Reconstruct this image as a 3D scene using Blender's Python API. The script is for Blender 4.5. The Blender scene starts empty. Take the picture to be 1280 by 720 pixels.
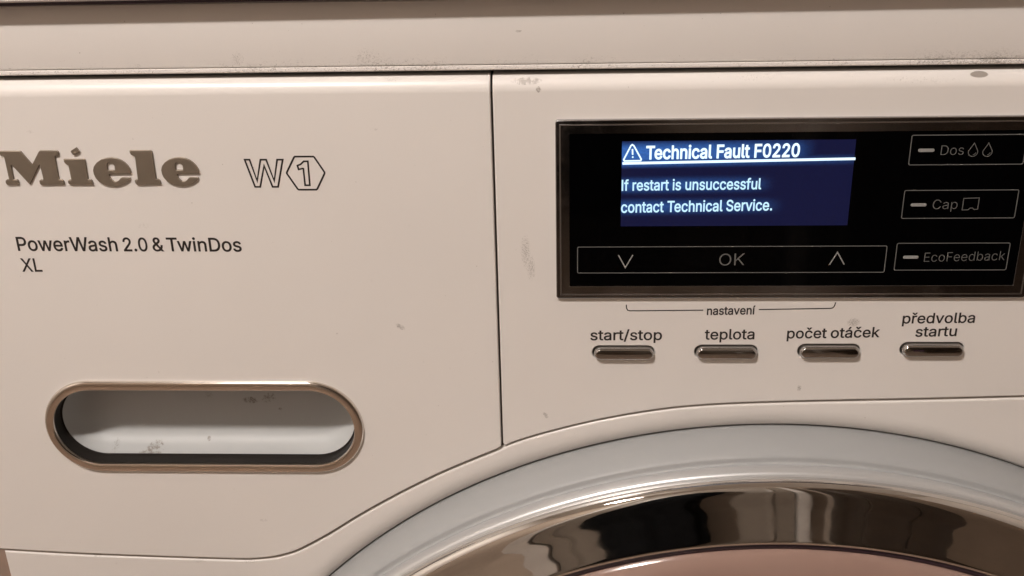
import bpy, bmesh, math, random
from mathutils import Vector, Matrix
random.seed(7)
S = bpy.context.scene
COL = S.collection
R = math.radians

# ------------------------------------------------------------------ camera
FPX = 1450.0
PITCH, YAW, ROLL = R(24.6), R(-3.17), R(-1.44)
fw = Vector((math.sin(YAW)*math.cos(PITCH), math.cos(YAW)*math.cos(PITCH), -math.sin(PITCH)))
r0 = Vector((math.cos(YAW), -math.sin(YAW), 0)); u0 = r0.cross(fw)
rt = r0*math.cos(ROLL) + u0*math.sin(ROLL); up = -r0*math.sin(ROLL) + u0*math.cos(ROLL)
CAM = -fw*0.395
cd = bpy.data.cameras.new('camera'); cam = bpy.data.objects.new('camera', cd); COL.objects.link(cam)
cd.sensor_width = 36; cd.lens = FPX/1280*36; cd.clip_start = 0.01; cd.clip_end = 50
cam.matrix_world = Matrix.Translation(CAM) @ Matrix((rt, up, -fw)).transposed().to_4x4()
S.camera = cam

def at(px, py, Y=0.0):
    """point of the machine's front (plane y = Y, metres) measured in the photograph"""
    d = fw*FPX + rt*(px-640) + up*(360-py)
    t = (Y-CAM.y)/d.y
    return CAM + d*t

# ------------------------------------------------------------------ world, lamp, exposure
w = bpy.data.worlds.new('World'); S.world = w; w.use_nodes = True
w.node_tree.nodes['Background'].inputs[0].default_value = (1, .85, .72, 1)
w.node_tree.nodes['Background'].inputs[1].default_value = 0.02
LAMP = Vector((-0.34, -0.60, 0.92))
ld = bpy.data.lights.new('lamp_light', 'POINT'); ld.shadow_soft_size = 0.035
ld.energy = 42.0; ld.color = (1.0, 0.935, 0.89)
lo = bpy.data.objects.new('lamp_light', ld); COL.objects.link(lo); lo.location = LAMP
S.view_settings.view_transform = 'Standard'; S.view_settings.look = 'None'
S.view_settings.exposure = 0.0; S.view_settings.gamma = 1.0

FLOOR = -0.765

# ------------------------------------------------------------------ materials
def mat(name, col, rough=.5, metal=0.0, spec=.5, coat=0.0, emis=None, es=0.0):
    m = bpy.data.materials.new(name); m.use_nodes = True
    b = m.node_tree.nodes['Principled BSDF']
    b.inputs['Base Color'].default_value = (*col, 1); b.inputs['Roughness'].default_value = rough
    b.inputs['Metallic'].default_value = metal; b.inputs['Specular IOR Level'].default_value = spec
    b.inputs['Coat Weight'].default_value = coat
    if emis: b.inputs['Emission Color'].default_value = (*emis, 1); b.inputs['Emission Strength'].default_value = es
    return m

class NT:
    def __init__(s, m): s.t = m.node_tree; s.b = s.t.nodes['Principled BSDF']; s.tc = s.t.nodes.new('ShaderNodeTexCoord')
    def n(s, typ, **k):
        o = s.t.nodes.new(typ)
        for a, v in k.items(): setattr(o, a, v)
        return o
    def lk(s, a, b): s.t.links.new(a, b)
    def math(s, op, a, b=None, c=None, clamp=False):
        o = s.n('ShaderNodeMath', operation=op); o.use_clamp = clamp
        for i, v in enumerate((a, b, c)):
            if v is None: continue
            if isinstance(v, (int, float)): o.inputs[i].default_value = v
            else: s.lk(v, o.inputs[i])
        return o.outputs[0]
    def noise(s, scale, detail=4, rough=.6, vec=None, dist=0):
        o = s.n('ShaderNodeTexNoise'); o.inputs['Scale'].default_value = scale
        o.inputs['Detail'].default_value = detail; o.inputs['Roughness'].default_value = rough
        o.inputs['Distortion'].default_value = dist
        s.lk(vec or s.tc.outputs['Object'], o.inputs['Vector']); return o.outputs['Fac']
    def mapr(s, v, a, b, c=0., d=1.):
        o = s.n('ShaderNodeMapRange'); o.interpolation_type = 'SMOOTHSTEP'
        s.lk(v, o.inputs[0])
        for i, q in enumerate((a, b, c, d)): o.inputs[i+1].default_value = q
        return o.outputs[0]
    def mixc(s, f, a, b):
        o = s.n('ShaderNodeMix', data_type='RGBA'); s.lk(f, o.inputs[0])
        for i, v in ((6, a), (7, b)):
            if isinstance(v, tuple): o.inputs[i].default_value = (*v, 1)
            else: s.lk(v, o.inputs[i])
        return o.outputs[2]
    def scaled(s, sc, rot=(0, 0, 0)):
        o = s.n('ShaderNodeMapping'); o.inputs['Scale'].default_value = sc; o.inputs['Rotation'].default_value = rot
        s.lk(s.tc.outputs['Object'], o.inputs[0]); return o.outputs[0]

def spot_mask(T, spots):
    """dirt marks: each is a noisy blot of its own place, size and strength"""
    sp = T.n('ShaderNodeSeparateXYZ'); T.lk(T.tc.outputs['Object'], sp.inputs[0])
    X, Z = sp.outputs[0], sp.outputs[2]
    total = None
    nz = {k: T.noise(k*2.4, 5, .75) for k in {s[5] for s in spots}}
    for (x, z, rx, rz, a, ns, thr, st) in spots:
        ca, sa = math.cos(a), math.sin(a)
        dx = T.math('SUBTRACT', X, x); dz = T.math('SUBTRACT', Z, z)
        u = T.math('DIVIDE', T.math('ADD', T.math('MULTIPLY', dx, ca), T.math('MULTIPLY', dz, sa)), rx)
        v = T.math('DIVIDE', T.math('SUBTRACT', T.math('MULTIPLY', dz, ca), T.math('MULTIPLY', dx, sa)), rz)
        r2 = T.math('ADD', T.math('MULTIPLY', u, u), T.math('MULTIPLY', v, v))
        inside = T.math('SUBTRACT', 1.0, r2, clamp=True)
        f = T.mapr(T.math('ADD', nz[ns], T.math('MULTIPLY', inside, .12)), thr+.06, thr+.26)
        k = T.math('MULTIPLY', T.math('MULTIPLY', f, T.mapr(inside, 0, .35)), st)
        total = k if total is None else T.math('MAXIMUM', total, k)
    return total

def enamel(name, col, spots, rough=.32, bands=()):
    m = mat(name, col, rough, spec=.45); T = NT(m)
    big = T.noise(9, 3, .5); fine = T.noise(700, 3, .6)
    c = T.mixc(T.mapr(big, .3, .7), tuple(v*.965 for v in col), col)
    speck = T.mapr(T.noise(900, 2, .5), .76, .80)
    c = T.mixc(T.math('MULTIPLY', speck, .5), c, (.25, .2, .16))
    sm = spot_mask(T, spots) if spots else None
    if bands:
        sp = T.n('ShaderNodeSeparateXYZ'); T.lk(T.tc.outputs['Object'], sp.inputs[0])
        for (z0, z1, thr, st) in bands:
            a = T.mapr(sp.outputs[2], z0-.001, z0); b = T.mapr(sp.outputs[2], z0, z1, 1, 0)
            g = T.math('MULTIPLY', a, b)
            # patches of grime along the edge, made of thin scratches and specks
            patch = T.noise(22, 3, .6)
            scr = T.noise(750, 6, .8, T.scaled((1, 1, 1.6), (0, .5, 0)), 1.6)
            q = T.math('ADD', scr, T.math('ADD', T.math('MULTIPLY', g, .10), T.math('MULTIPLY', T.math('SUBTRACT', patch, .5), .42)))
            k = T.math('MULTIPLY', T.math('MULTIPLY', T.mapr(q, thr, thr+.14), g), st)
            sm = k if sm is None else T.math('MAXIMUM', sm, k)
    if sm is not None: c = T.mixc(sm, c, (.16, .125, .095))
    T.lk(c, T.b.inputs['Base Color'])
    rr = T.mapr(T.noise(14, 2, .4), .1, .9, rough-.02, rough+.03); T.lk(rr, T.b.inputs['Roughness'])
    bp = T.n('ShaderNodeBump'); bp.inputs['Strength'].default_value = .05; bp.inputs['Distance'].default_value = .0003
    T.lk(fine, bp.inputs['Height']); T.lk(bp.outputs[0], T.b.inputs['Normal'])
    return m

def S_(px, py, rx, rz, a=0, ns=600, thr=.5, st=.5, Y=0):
    p = at(px, py, Y); k = .00027
    return (p.x, p.z, rx*k, rz*k, a, ns, thr, st)
drawer_spots = [S_(500, 408, 8, 4, -.6, 900, .46, .6), S_(330, 650, 7, 3, 0, 900, .48, .35), S_(182, 282, 12, 5, 0, 500, .5, .12),
                S_(468, 161, 6, 3, 0, 900, .52, .5), S_(38, 165, 5, 3, 0, 900, .52, .3), S_(490, 101, 12, 3, 0, 900, .5, .4, ), S_(400, 98, 18, 4, 0, 900, .52, .4)]
panel_spots = [S_(658, 101, 20, 4.5, 0, 300, .42, .5, .0015), S_(673, 112, 3.5, 4, 0, 900, .40, .7), S_(1222, 91.5, 11, 3.4, 0, 300, .26, .75, .003),
               S_(657, 315, 7, 26, 0, 800, .48, .6), S_(664, 335, 7, 20, 0, 800, .49, .6), S_(1067, 403, 9, 7, 0, 1100, .45, .6),
               S_(682, 519, 3, 6, .6, 900, .42, .5), S_(686, 575, 3, 4, 0, 900, .42, .5), S_(999, 485, 3, 5, 0, 900, .42, .6),
               S_(1150, 100, 60, 6, 0, 700, .56, .4), S_(940, 98, 50, 5, 0, 700, .57, .4)]
house_spots = [S_(122, 694, 12, 5, .3, 900, .47, .6), S_(250, 702, 14, 6, 0, 900, .52, .4), S_(310, 703, 16, 5, 0, 900, .52, .4)]
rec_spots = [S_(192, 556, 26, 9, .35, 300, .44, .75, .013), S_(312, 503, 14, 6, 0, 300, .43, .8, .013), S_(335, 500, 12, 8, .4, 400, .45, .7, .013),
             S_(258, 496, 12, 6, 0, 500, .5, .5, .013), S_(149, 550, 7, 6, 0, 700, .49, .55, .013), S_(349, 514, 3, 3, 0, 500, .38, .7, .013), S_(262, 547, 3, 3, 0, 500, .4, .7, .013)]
WHITE = (.80, .755, .715)
M_drawer = enamel('white_drawer_enamel', WHITE, drawer_spots)
M_panel = enamel('white_panel_enamel', WHITE, panel_spots)
M_house = enamel('white_housing_enamel', WHITE, house_spots)
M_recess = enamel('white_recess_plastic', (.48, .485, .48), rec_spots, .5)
zl = at(640, 87).z
M_lid = enamel('white_lid_enamel', WHITE, [S_(455, 75, 22, 14, .4, 800, .53, .5), S_(295, 75, 9, 10, -.7, 900, .50, .5), S_(1175, 76, 22, 4, 0, 500, .47, .45), S_(648, 41, 4, 2, 0, 900, .42, .5)],
               .34, bands=[(zl-.001, zl+.0065, .585, .75)])

def chrome(name, col=(.72, .70, .68), rough=.08, scuff=.12, sc=60, bumpy=.02):
    m = mat(name, col, rough, 1.0); T = NT(m)
    n = T.noise(sc, 6, .7); T.lk(T.mapr(n, .45, .75, rough, rough+scuff), T.b.inputs['Roughness'])
    n2 = T.noise(1500, 3, .6)
    T.lk(T.mixc(T.mapr(n2, .68, .74), col, tuple(v*.6 for v in col)), T.b.inputs['Base Color'])
    bp = T.n('ShaderNodeBump'); bp.inputs['Strength'].default_value = bumpy; bp.inputs['Distance'].default_value = .001
    T.lk(T.noise(25, 2, .5), bp.inputs['Height']); T.lk(bp.outputs[0], T.b.inputs['Normal'])
    return m
M_chrome = chrome('chrome', rough=.025, scuff=.05, bumpy=.004)
M_ring = chrome('warm_chrome', (.74, .68, .62), .11, .10)
M_bezel = chrome('dark_chrome', (.42, .41, .41), .12, .14, 40)
M_logo = mat('lettering_brown_reflection', (.28, .235, .185), .38, .65)  # chrome letters; the brown they reflect is put into this colour
M_button = chrome('button_chrome', (.46, .45, .44), .07, .04, bumpy=.003)
M_doorgrey = mat('pale_grey_plastic', (.325, .328, .328), .5, spec=.35)
M_doorin = mat('glass_pink_reflection', (.29, .19, .155), .12, spec=.6)  # dark glass; its pinkish reflection is put into the base colour
M_purple = mat('dark_violet', (.03, .015, .025), .3)
M_dark = mat('dark_gap', (.10, .08, .065), .7)
M_glass = mat('black_glass', (.0008, .0008, .001), .05, spec=.14)
M_print = mat('black_print', (.018, .013, .011), .5)
M_grey = mat('grey_print', (.125, .125, .12), .55)
M_greyl = mat('pale_grey_print', (.28, .28, .27), .5)
M_text = mat('screen_white', (0, 0, 0), .5, emis=(.55, .83, 1.0), es=1.15)
M_textb = mat('screen_white_bright', (0, 0, 0), .5, emis=(.72, .90, 1.0), es=1.35)

# ------------------------------------------------------------------ objects
def prop(o, label=None, cat=None, group=None, kind=None):
    for k, v in (('label', label), ('category', cat), ('group', group), ('kind', kind)):
        if v: o[k] = v
    return o
def empty(name, loc):
    o = bpy.data.objects.new(name, None); COL.objects.link(o); o.location = loc; o.empty_display_size = .05; return o
ORIG = {}
def link(name, me, m, parent=None):
    o = bpy.data.objects.new(name, me); COL.objects.link(o)
    if m: me.materials.clear(); me.materials.append(m)
    if parent:
        o.parent = parent
        off = ORIG.get(parent.name, Vector((0, 0, 0)))
        o.location = -off
        ORIG[o.name] = Vector((0, 0, 0))
    return o
def smooth(me, ang=28):
    bm = bmesh.new(); bm.from_mesh(me)
    bmesh.ops.remove_doubles(bm, verts=bm.verts, dist=1e-7)
    bmesh.ops.recalc_face_normals(bm, faces=bm.faces)
    for f in bm.faces: f.smooth = True
    for e in bm.edges:
        e.smooth = not (len(e.link_faces) == 2 and e.calc_face_angle(0) > R(ang))
    bm.to_mesh(me); bm.free()
def wn(o):
    md = o.modifiers.new('weighted', 'WEIGHTED_NORMAL'); md.keep_sharp = True; md.weight = 90; return o

def curve_mesh(loops, y, depth, bevel=0.0, bez=False, res=3):
    """filled 2-D outline(s) in X-Z; front face at y, going back by depth"""
    cu = bpy.data.curves.new('tmp', 'CURVE'); cu.dimensions = '2D'; cu.fill_mode = 'BOTH'
    for lp in loops:
        sp = cu.splines.new('BEZIER' if bez else 'POLY')
        if bez:
            sp.bezier_points.add(len(lp)-1)
            for b, p in zip(sp.bezier_points, lp):
                b.co = (p[0]*1000, p[1]*1000, 0); b.handle_left_type = b.handle_right_type = 'AUTO'
        else:
            sp.points.add(len(lp)-1)
            for b, p in zip(sp.points, lp): b.co = (p[0]*1000, p[1]*1000, 0, 1)
        sp.use_cyclic_u = True
    cu.extrude = max(depth*1000/2-bevel*1000, 0); cu.bevel_depth = bevel*1000; cu.bevel_resolution = res; cu.offset = -bevel*1000
    cu.resolution_u = 6
    o = bpy.data.objects.new('tmp', cu); COL.objects.link(o)
    bpy.context.view_layer.update()
    me = bpy.data.meshes.new_from_object(o.evaluated_get(bpy.context.evaluated_depsgraph_get()))
    bpy.data.objects.remove(o); bpy.data.curves.remove(cu)
    for v in me.vertices:
        x, z, d = v.co
        v.co = (x/1000, y+depth/2-d/1000, z/1000)
    smooth(me)
    return me

def mesh_from(vs, fs, ang=28):
    me = bpy.data.meshes.new('m'); me.from_pydata([tuple(v) for v in vs], [], fs); smooth(me, ang); return me

def rrect(x0, z0, x1, z1, r, n=8):
    r = max(min(r, (x1-x0)/2, (z1-z0)/2), 1e-5); P = []
    for cx, cz, a in ((x1-r, z1-r, 0), (x0+r, z1-r, 90), (x0+r, z0+r, 180), (x1-r, z0+r, 270)):
        for i in range(n+1):
            t = R(a+90*i/n); P.append((cx+r*math.cos(t), cz+r*math.sin(t)))
    return P
def sweep(x0, z0, x1, z1, r, prof, n=10, cap=False, ang=28):
    """closed rounded-rectangle sweep; prof = list of (inset, y)"""
    vs, fs = [], []
    N = 4*(n+1)
    for ins, y in prof:
        vs += [(x, y, z) for x, z in rrect(x0+ins, z0+ins, x1-ins, z1-ins, max(r-ins, 1e-4), n)]
    for k in range(len(prof)-1):
        for i in range(N):
            j = (i+1) % N; fs.append((k*N+i, k*N+j, (k+1)*N+j, (k+1)*N+i))
    if cap: fs.append(tuple((len(prof)-1)*N+i for i in range(N)))
    return mesh_from(vs, fs, ang)
def revolve(cx, cz, prof, n=192, a0=0, a1=360, cap=False, ang=25):
    vs, fs = [], []; m = len(prof)
    for i in range(n):
        t = R(a0+(a1-a0)*i/n)
        vs += [(cx+r*math.cos(t), y, cz+r*math.sin(t)) for r, y in prof]
    for i in range(n):
        j = (i+1) % n
        for k in range(m-1): fs.append((i*m+k, j*m+k, j*m+k+1, i*m+k+1))
    if cap: fs.append(tuple(i*m+m-1 for i in range(n)))
    return mesh_from(vs, fs, ang)
def box(x0, x1, y0, y1, z0, z1, bev=0.0, seg=3):
    bm = bmesh.new(); bmesh.ops.create_cube(bm, size=1)
    for v in bm.verts: v.co = ((x0+x1)/2+v.co.x*(x1-x0), (y0+y1)/2+v.co.y*(y1-y0), (z0+z1)/2+v.co.z*(z1-z0))
    if bev: bmesh.ops.bevel(bm, geom=bm.edges[:], offset=bev, segments=seg, affect='EDGES', profile=.5)
    me = bpy.data.meshes.new('m'); bm.to_mesh(me); bm.free(); smooth(me, 35); return me
def profile_x(prof, x0, x1, ang=25):
    n = len(prof); vs = [(x0, y, z) for y, z in prof]+[(x1, y, z) for y, z in prof]
    fs = [(i, (i+1) % n, n+(i+1) % n, n+i) for i in range(n)] + [tuple(range(n)), tuple(range(2*n-1, n-1, -1))]
    return mesh_from(vs, fs, ang)
def stroke(pts, wd, y, closed=False, rnd=True):
    """flat printed line of width wd along pts (x, z)"""
    P = [Vector(p) for p in pts]; n = len(P); vs, fs = [], []
    for i in range(n):
        a = P[i]-P[i-1] if (i or closed) else P[1]-P[0]
        b = P[(i+1) % n]-P[i] if (i < n-1 or closed) else a
        a = a.normalized(); b = b.normalized(); t = (a+b)
        t = t.normalized() if t.length > 1e-6 else a
        nn = Vector((-t.y, t.x)); k = 1/max(abs(nn.dot(Vector((-a.y, a.x)))), .35)
        q = nn*(wd/2*k)
        vs += [(P[i].x+q.x, y, P[i].y+q.y), (P[i].x-q.x, y, P[i].y-q.y)]
    for i in range(n if closed else n-1):
        j = (i+1) % n; fs.append((2*i, 2*i+1, 2*j+1, 2*j))
    return mesh_from(vs, fs)
def XZ(p, Y=0.0):
    q = at(p[0], p[1], Y); return (q.x, q.z)

# sans-serif letter shapes by character code: advance, then closed outlines of x, y pairs in 1/1000
GLYPHS = {
    38: [448, [197, -7, 150, -2, 110, 12, 78, 34, 54, 62, 39, 96, 34, 133, 38, 164, 47, 189, 63, 212, 85, 235, 140, 279, 216, 335, 237, 352, 255, 375, 260, 389, 262, 405, 258, 427, 245, 445, 226, 457, 201, 461, 184, 459, 168, 453, 155, 444, 145, 431, 139, 416, 137, 399, 139, 380, 145, 363, 169, 327, 204, 284, 438, 0, 364, 0, 171, 231, 121, 293, 102, 318, 87, 344, 78, 370, 75, 398, 79, 430, 91, 458, 110, 481, 134, 499, 165, 510, 200, 513, 235, 510, 266, 499, 290, 482, 308, 459, 320, 433, 324, 404, 322, 382, 315, 362, 305, 342, 291, 325, 256, 293, 154, 217, 128, 195, 110, 174, 100, 154, 97, 131, 100, 108, 109, 87, 124, 70, 143, 57, 166, 49, 193, 46, 223, 50, 251, 59, 278, 75, 301, 95, 321, 121, 336, 151, 346, 186, 349, 224, 408, 224, 405, 180, 397, 144, 385, 115, 371, 92, 345, 62, 333, 47, 305, 24, 271, 7, 234, -3]],
    46: [188, [95, -4, 78, -1, 63, 9, 53, 24, 50, 41, 53, 59, 63, 73, 78, 83, 95, 87, 113, 83, 128, 73, 138, 59, 141, 41, 138, 24, 128, 9, 113, -1]],
    47: [249, [235, 533, 71, -76, 14, -76, 178, 533]],
    48: [453, [227, -7, 174, 1, 130, 24, 95, 62, 69, 113, 53, 178, 48, 254, 53, 330, 69, 395, 95, 447, 130, 484, 174, 508, 227, 516, 279, 508, 323, 484, 358, 447, 384, 395, 400, 330, 405, 254, 400, 178, 384, 113, 358, 62, 323, 24, 279, 1], [227, 50, 262, 56, 290, 74, 313, 103, 330, 144, 340, 194, 344, 254, 340, 314, 330, 365, 313, 405, 290, 435, 262, 454, 227, 460, 192, 454, 163, 435, 140, 405, 123, 365, 113, 314, 109, 254, 113, 194, 123, 144, 140, 103, 163, 74, 192, 56]],
    50: [453, [64, 0, 64, 47, 234, 229, 282, 282, 299, 305, 311, 327, 318, 349, 320, 371, 317, 397, 308, 419, 293, 436, 273, 449, 250, 457, 224, 460, 196, 457, 172, 447, 153, 433, 139, 413, 130, 390, 127, 362, 66, 362, 71, 405, 86, 442, 111, 473, 143, 496, 181, 511, 225, 516, 268, 511, 306, 497, 337, 474, 361, 445, 376, 411, 381, 372, 379, 345, 371, 318, 357, 290, 336, 259, 267, 180, 153, 60, 153, 57, 389, 57, 389, 0]],
    67: [510, [267, -7, 205, 1, 150, 25, 104, 63, 70, 115, 48, 179, 40, 254, 48, 329, 70, 393, 104, 445, 150, 484, 205, 508, 267, 516, 305, 513, 340, 504, 373, 490, 402, 471, 427, 447, 448, 418, 463, 385, 473, 348, 408, 348, 400, 373, 389, 395, 375, 413, 357, 428, 338, 440, 315, 449, 292, 454, 267, 456, 223, 450, 184, 432, 150, 404, 125, 364, 109, 314, 103, 254, 109, 195, 125, 145, 151, 105, 184, 76, 223, 59, 267, 53, 292, 55, 315, 60, 338, 69, 357, 81, 375, 96, 389, 114, 400, 136, 408, 160, 473, 160, 464, 124, 448, 91, 428, 62, 402, 38, 373, 18, 341, 5, 305, -4]],
    68: [502, [219, 0, 96, 0, 96, 57, 215, 57, 272, 63, 318, 81, 354, 110, 379, 149, 394, 198, 399, 255, 394, 312, 379, 361, 354, 399, 320, 428, 275, 446, 221, 452, 93, 452, 93, 509, 225, 509, 294, 501, 353, 478, 399, 441, 433, 391, 455, 329, 462, 255, 455, 181, 433, 119, 398, 68, 351, 31, 291, 8], [125, 509, 125, 0, 60, 0, 60, 509]],
    69: [419, [60, 0, 60, 509, 372, 509, 372, 452, 125, 452, 125, 286, 355, 286, 355, 229, 125, 229, 125, 57, 375, 57, 375, 0]],
    70: [410, [60, 0, 60, 509, 369, 509, 369, 452, 125, 452, 125, 278, 346, 278, 346, 221, 125, 221, 125, 0]],
    73: [200, [68, 0, 68, 509, 132, 509, 132, 0]],
    173: [300, [31, 0, 31, 57, 118, 57, 118, 452, 31, 452, 31, 509, 269, 509, 269, 452, 183, 452, 183, 57, 269, 57, 269, 0]],
    75: [467, [104, 145, 104, 216, 139, 261, 174, 303, 212, 344, 364, 509, 448, 509, 231, 276, 228, 276], [60, 0, 60, 509, 125, 509, 125, 334, 124, 225, 125, 193, 125, 0], [372, 0, 188, 259, 228, 309, 449, 0]],
    76: [393, [60, 0, 60, 509, 125, 509, 125, 57, 361, 57, 361, 0]],
    79: [533, [267, -7, 205, 1, 150, 25, 105, 63, 70, 115, 48, 179, 40, 254, 48, 329, 70, 393, 105, 445, 150, 484, 205, 508, 267, 516, 329, 508, 384, 484, 429, 445, 464, 393, 486, 329, 493, 254, 486, 179, 464, 115, 429, 63, 384, 25, 329, 1], [267, 53, 310, 59, 349, 76, 383, 104, 408, 144, 425, 194, 430, 254, 425, 315, 408, 365, 383, 404, 349, 433, 310, 450, 267, 456, 223, 450, 184, 433, 151, 404, 125, 364, 109, 314, 103, 254, 109, 194, 125, 144, 151, 105, 184, 76, 223, 59]],
    80: [445, [60, 0, 60, 509, 235, 509, 289, 504, 332, 487, 366, 462, 390, 430, 404, 391, 409, 348, 404, 304, 390, 265, 366, 233, 332, 207, 289, 191, 235, 186, 109, 186, 109, 242, 233, 242, 269, 246, 297, 256, 318, 272, 333, 294, 342, 320, 344, 348, 342, 376, 333, 402, 318, 423, 297, 439, 268, 449, 232, 452, 125, 452, 125, 0]],
    83: [447, [224, -9, 172, -4, 128, 9, 91, 31, 64, 60, 46, 96, 38, 137, 104, 137, 110, 110, 123, 88, 142, 71, 166, 59, 194, 51, 224, 49, 257, 52, 286, 60, 310, 74, 329, 92, 342, 114, 346, 139, 342, 161, 332, 179, 316, 193, 296, 205, 245, 222, 184, 239, 128, 261, 86, 289, 60, 326, 52, 372, 58, 413, 75, 448, 102, 476, 138, 498, 180, 512, 227, 516, 274, 512, 316, 498, 351, 476, 377, 449, 394, 415, 401, 378, 337, 378, 327, 412, 302, 437, 267, 453, 225, 459, 194, 456, 167, 448, 145, 435, 129, 418, 119, 398, 115, 376, 119, 352, 131, 334, 148, 319, 169, 308, 212, 293, 264, 279, 312, 264, 359, 238, 378, 220, 395, 198, 405, 171, 408, 139, 403, 99, 386, 64, 360, 34, 323, 11, 278, -4]],
    84: [449, [32, 452, 32, 509, 417, 509, 417, 452, 257, 452, 257, 0, 193, 0, 193, 452]],
    87: [686, [155, 0, 16, 509, 82, 509, 163, 196, 175, 145, 187, 94, 197, 40, 189, 40, 200, 94, 211, 145, 224, 196, 306, 509, 380, 509, 462, 196, 474, 145, 486, 94, 497, 40, 488, 40, 499, 94, 510, 145, 523, 196, 603, 509, 670, 509, 530, 0, 455, 0, 368, 323, 351, 391, 336, 475, 350, 475, 335, 395, 318, 323, 230, 0]],
    88: [474, [18, 0, 217, 284, 217, 236, 29, 509, 104, 509, 178, 400, 204, 361, 223, 329, 243, 292, 232, 292, 252, 329, 272, 361, 298, 400, 374, 509, 446, 509, 259, 239, 259, 287, 456, 0, 382, 0, 292, 129, 268, 165, 250, 195, 230, 231, 244, 231, 225, 196, 206, 166, 182, 129, 91, 0]],
    97: [389, [160, -9, 126, -5, 94, 5, 68, 22, 48, 45, 34, 74, 30, 108, 34, 138, 43, 161, 58, 179, 78, 193, 100, 204, 125, 211, 178, 220, 234, 227, 252, 230, 265, 235, 273, 243, 276, 255, 276, 257, 274, 278, 267, 297, 256, 311, 240, 322, 220, 329, 196, 331, 171, 329, 149, 322, 132, 313, 118, 301, 100, 274, 41, 291, 57, 322, 79, 346, 104, 364, 133, 375, 163, 382, 194, 384, 216, 383, 239, 379, 263, 372, 286, 360, 306, 343, 322, 320, 333, 290, 337, 251, 337, 0, 277, 0, 277, 52, 272, 52, 264, 38, 252, 25, 236, 12, 215, 1, 190, -6], [170, 45, 202, 49, 228, 59, 248, 74, 263, 93, 272, 115, 276, 138, 276, 190, 270, 186, 259, 182, 231, 176, 200, 171, 175, 168, 134, 159, 117, 150, 103, 139, 95, 124, 92, 105, 94, 87, 102, 72, 114, 60, 130, 52, 149, 47]],
    98: [424, [229, -8, 198, -5, 172, 4, 153, 17, 138, 31, 118, 59, 112, 59, 112, 0, 53, 0, 53, 509, 114, 509, 114, 319, 118, 319, 137, 346, 152, 360, 171, 373, 197, 382, 229, 384, 274, 378, 313, 361, 345, 332, 370, 293, 385, 245, 390, 189, 385, 133, 370, 84, 345, 45, 313, 16, 274, -2], [220, 47, 252, 52, 279, 66, 300, 88, 316, 117, 325, 151, 328, 189, 325, 227, 316, 261, 301, 289, 280, 311, 253, 325, 220, 330, 188, 326, 161, 312, 140, 291, 125, 263, 116, 229, 113, 189, 116, 149, 125, 115, 140, 87, 162, 65, 188, 52]],
    99: [396, [207, -8, 159, -2, 117, 16, 82, 46, 56, 85, 39, 133, 34, 187, 39, 243, 56, 291, 82, 330, 117, 360, 159, 378, 207, 384, 234, 382, 260, 377, 284, 368, 305, 356, 324, 340, 340, 322, 353, 301, 362, 277, 303, 262, 290, 289, 270, 311, 257, 319, 242, 325, 207, 330, 173, 325, 145, 310, 124, 287, 108, 258, 99, 224, 96, 187, 99, 151, 108, 117, 124, 88, 145, 66, 173, 51, 207, 46, 226, 48, 243, 52, 271, 66, 292, 89, 304, 117, 363, 102, 354, 78, 341, 56, 325, 37, 306, 21, 285, 8, 261, -1, 235, -6]],
    100: [424, [195, -8, 151, -2, 111, 16, 79, 45, 55, 84, 39, 133, 34, 189, 39, 245, 55, 293, 80, 332, 112, 361, 151, 378, 196, 384, 228, 382, 253, 373, 273, 360, 287, 346, 306, 319, 311, 319, 311, 509, 372, 509, 372, 0, 313, 0, 313, 59, 307, 59, 287, 31, 272, 17, 252, 4, 227, -5], [205, 47, 236, 52, 263, 65, 284, 87, 299, 115, 309, 149, 312, 189, 309, 229, 300, 263, 284, 291, 263, 312, 237, 326, 205, 330, 172, 325, 145, 311, 124, 289, 108, 261, 99, 227, 96, 189, 99, 151, 109, 117, 124, 88, 145, 66, 172, 52]],
    101: [404, [212, -8, 160, -2, 117, 16, 82, 46, 56, 85, 39, 132, 34, 187, 39, 242, 55, 290, 80, 329, 115, 359, 157, 378, 205, 384, 236, 382, 266, 374, 294, 360, 319, 341, 341, 315, 357, 282, 367, 242, 371, 194, 371, 169, 75, 169, 75, 221, 338, 221, 310, 202, 307, 237, 298, 269, 283, 294, 263, 314, 237, 326, 205, 330, 173, 326, 146, 313, 125, 294, 109, 270, 99, 241, 96, 211, 96, 178, 100, 139, 110, 106, 128, 80, 151, 61, 179, 50, 212, 46, 234, 48, 254, 53, 271, 61, 285, 73, 297, 88, 306, 105, 365, 91, 353, 63, 335, 39, 311, 19, 283, 4, 249, -5]],
    102: [254, [228, 379, 228, 327, 6, 327, 6, 379], [81, 0, 81, 432, 85, 461, 96, 486, 113, 505, 135, 519, 161, 527, 187, 530, 222, 527, 243, 521, 227, 468, 215, 472, 195, 474, 171, 470, 154, 460, 145, 443, 142, 419, 142, 0]],
    104: [410, [114, 227, 114, 0, 53, 0, 53, 509, 114, 509, 114, 287, 102, 287, 124, 332, 152, 362, 187, 379, 227, 384, 264, 380, 295, 369, 321, 349, 341, 321, 353, 285, 357, 240, 357, 0, 296, 0, 296, 235, 290, 275, 273, 304, 246, 323, 210, 329, 184, 326, 161, 317, 141, 303, 126, 283, 117, 257]],
    105: [167, [53, 0, 53, 379, 114, 379, 114, 0], [84, 443, 68, 446, 54, 455, 44, 468, 41, 483, 44, 499, 54, 512, 68, 521, 84, 524, 100, 521, 114, 512, 123, 499, 126, 483, 123, 468, 114, 455, 100, 446]],
    107: [381, [110, 137, 110, 212, 121, 212, 284, 379, 360, 379, 184, 199, 177, 199], [53, 0, 53, 509, 114, 509, 114, 0], [294, 0, 148, 186, 191, 229, 372, 0]],
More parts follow.
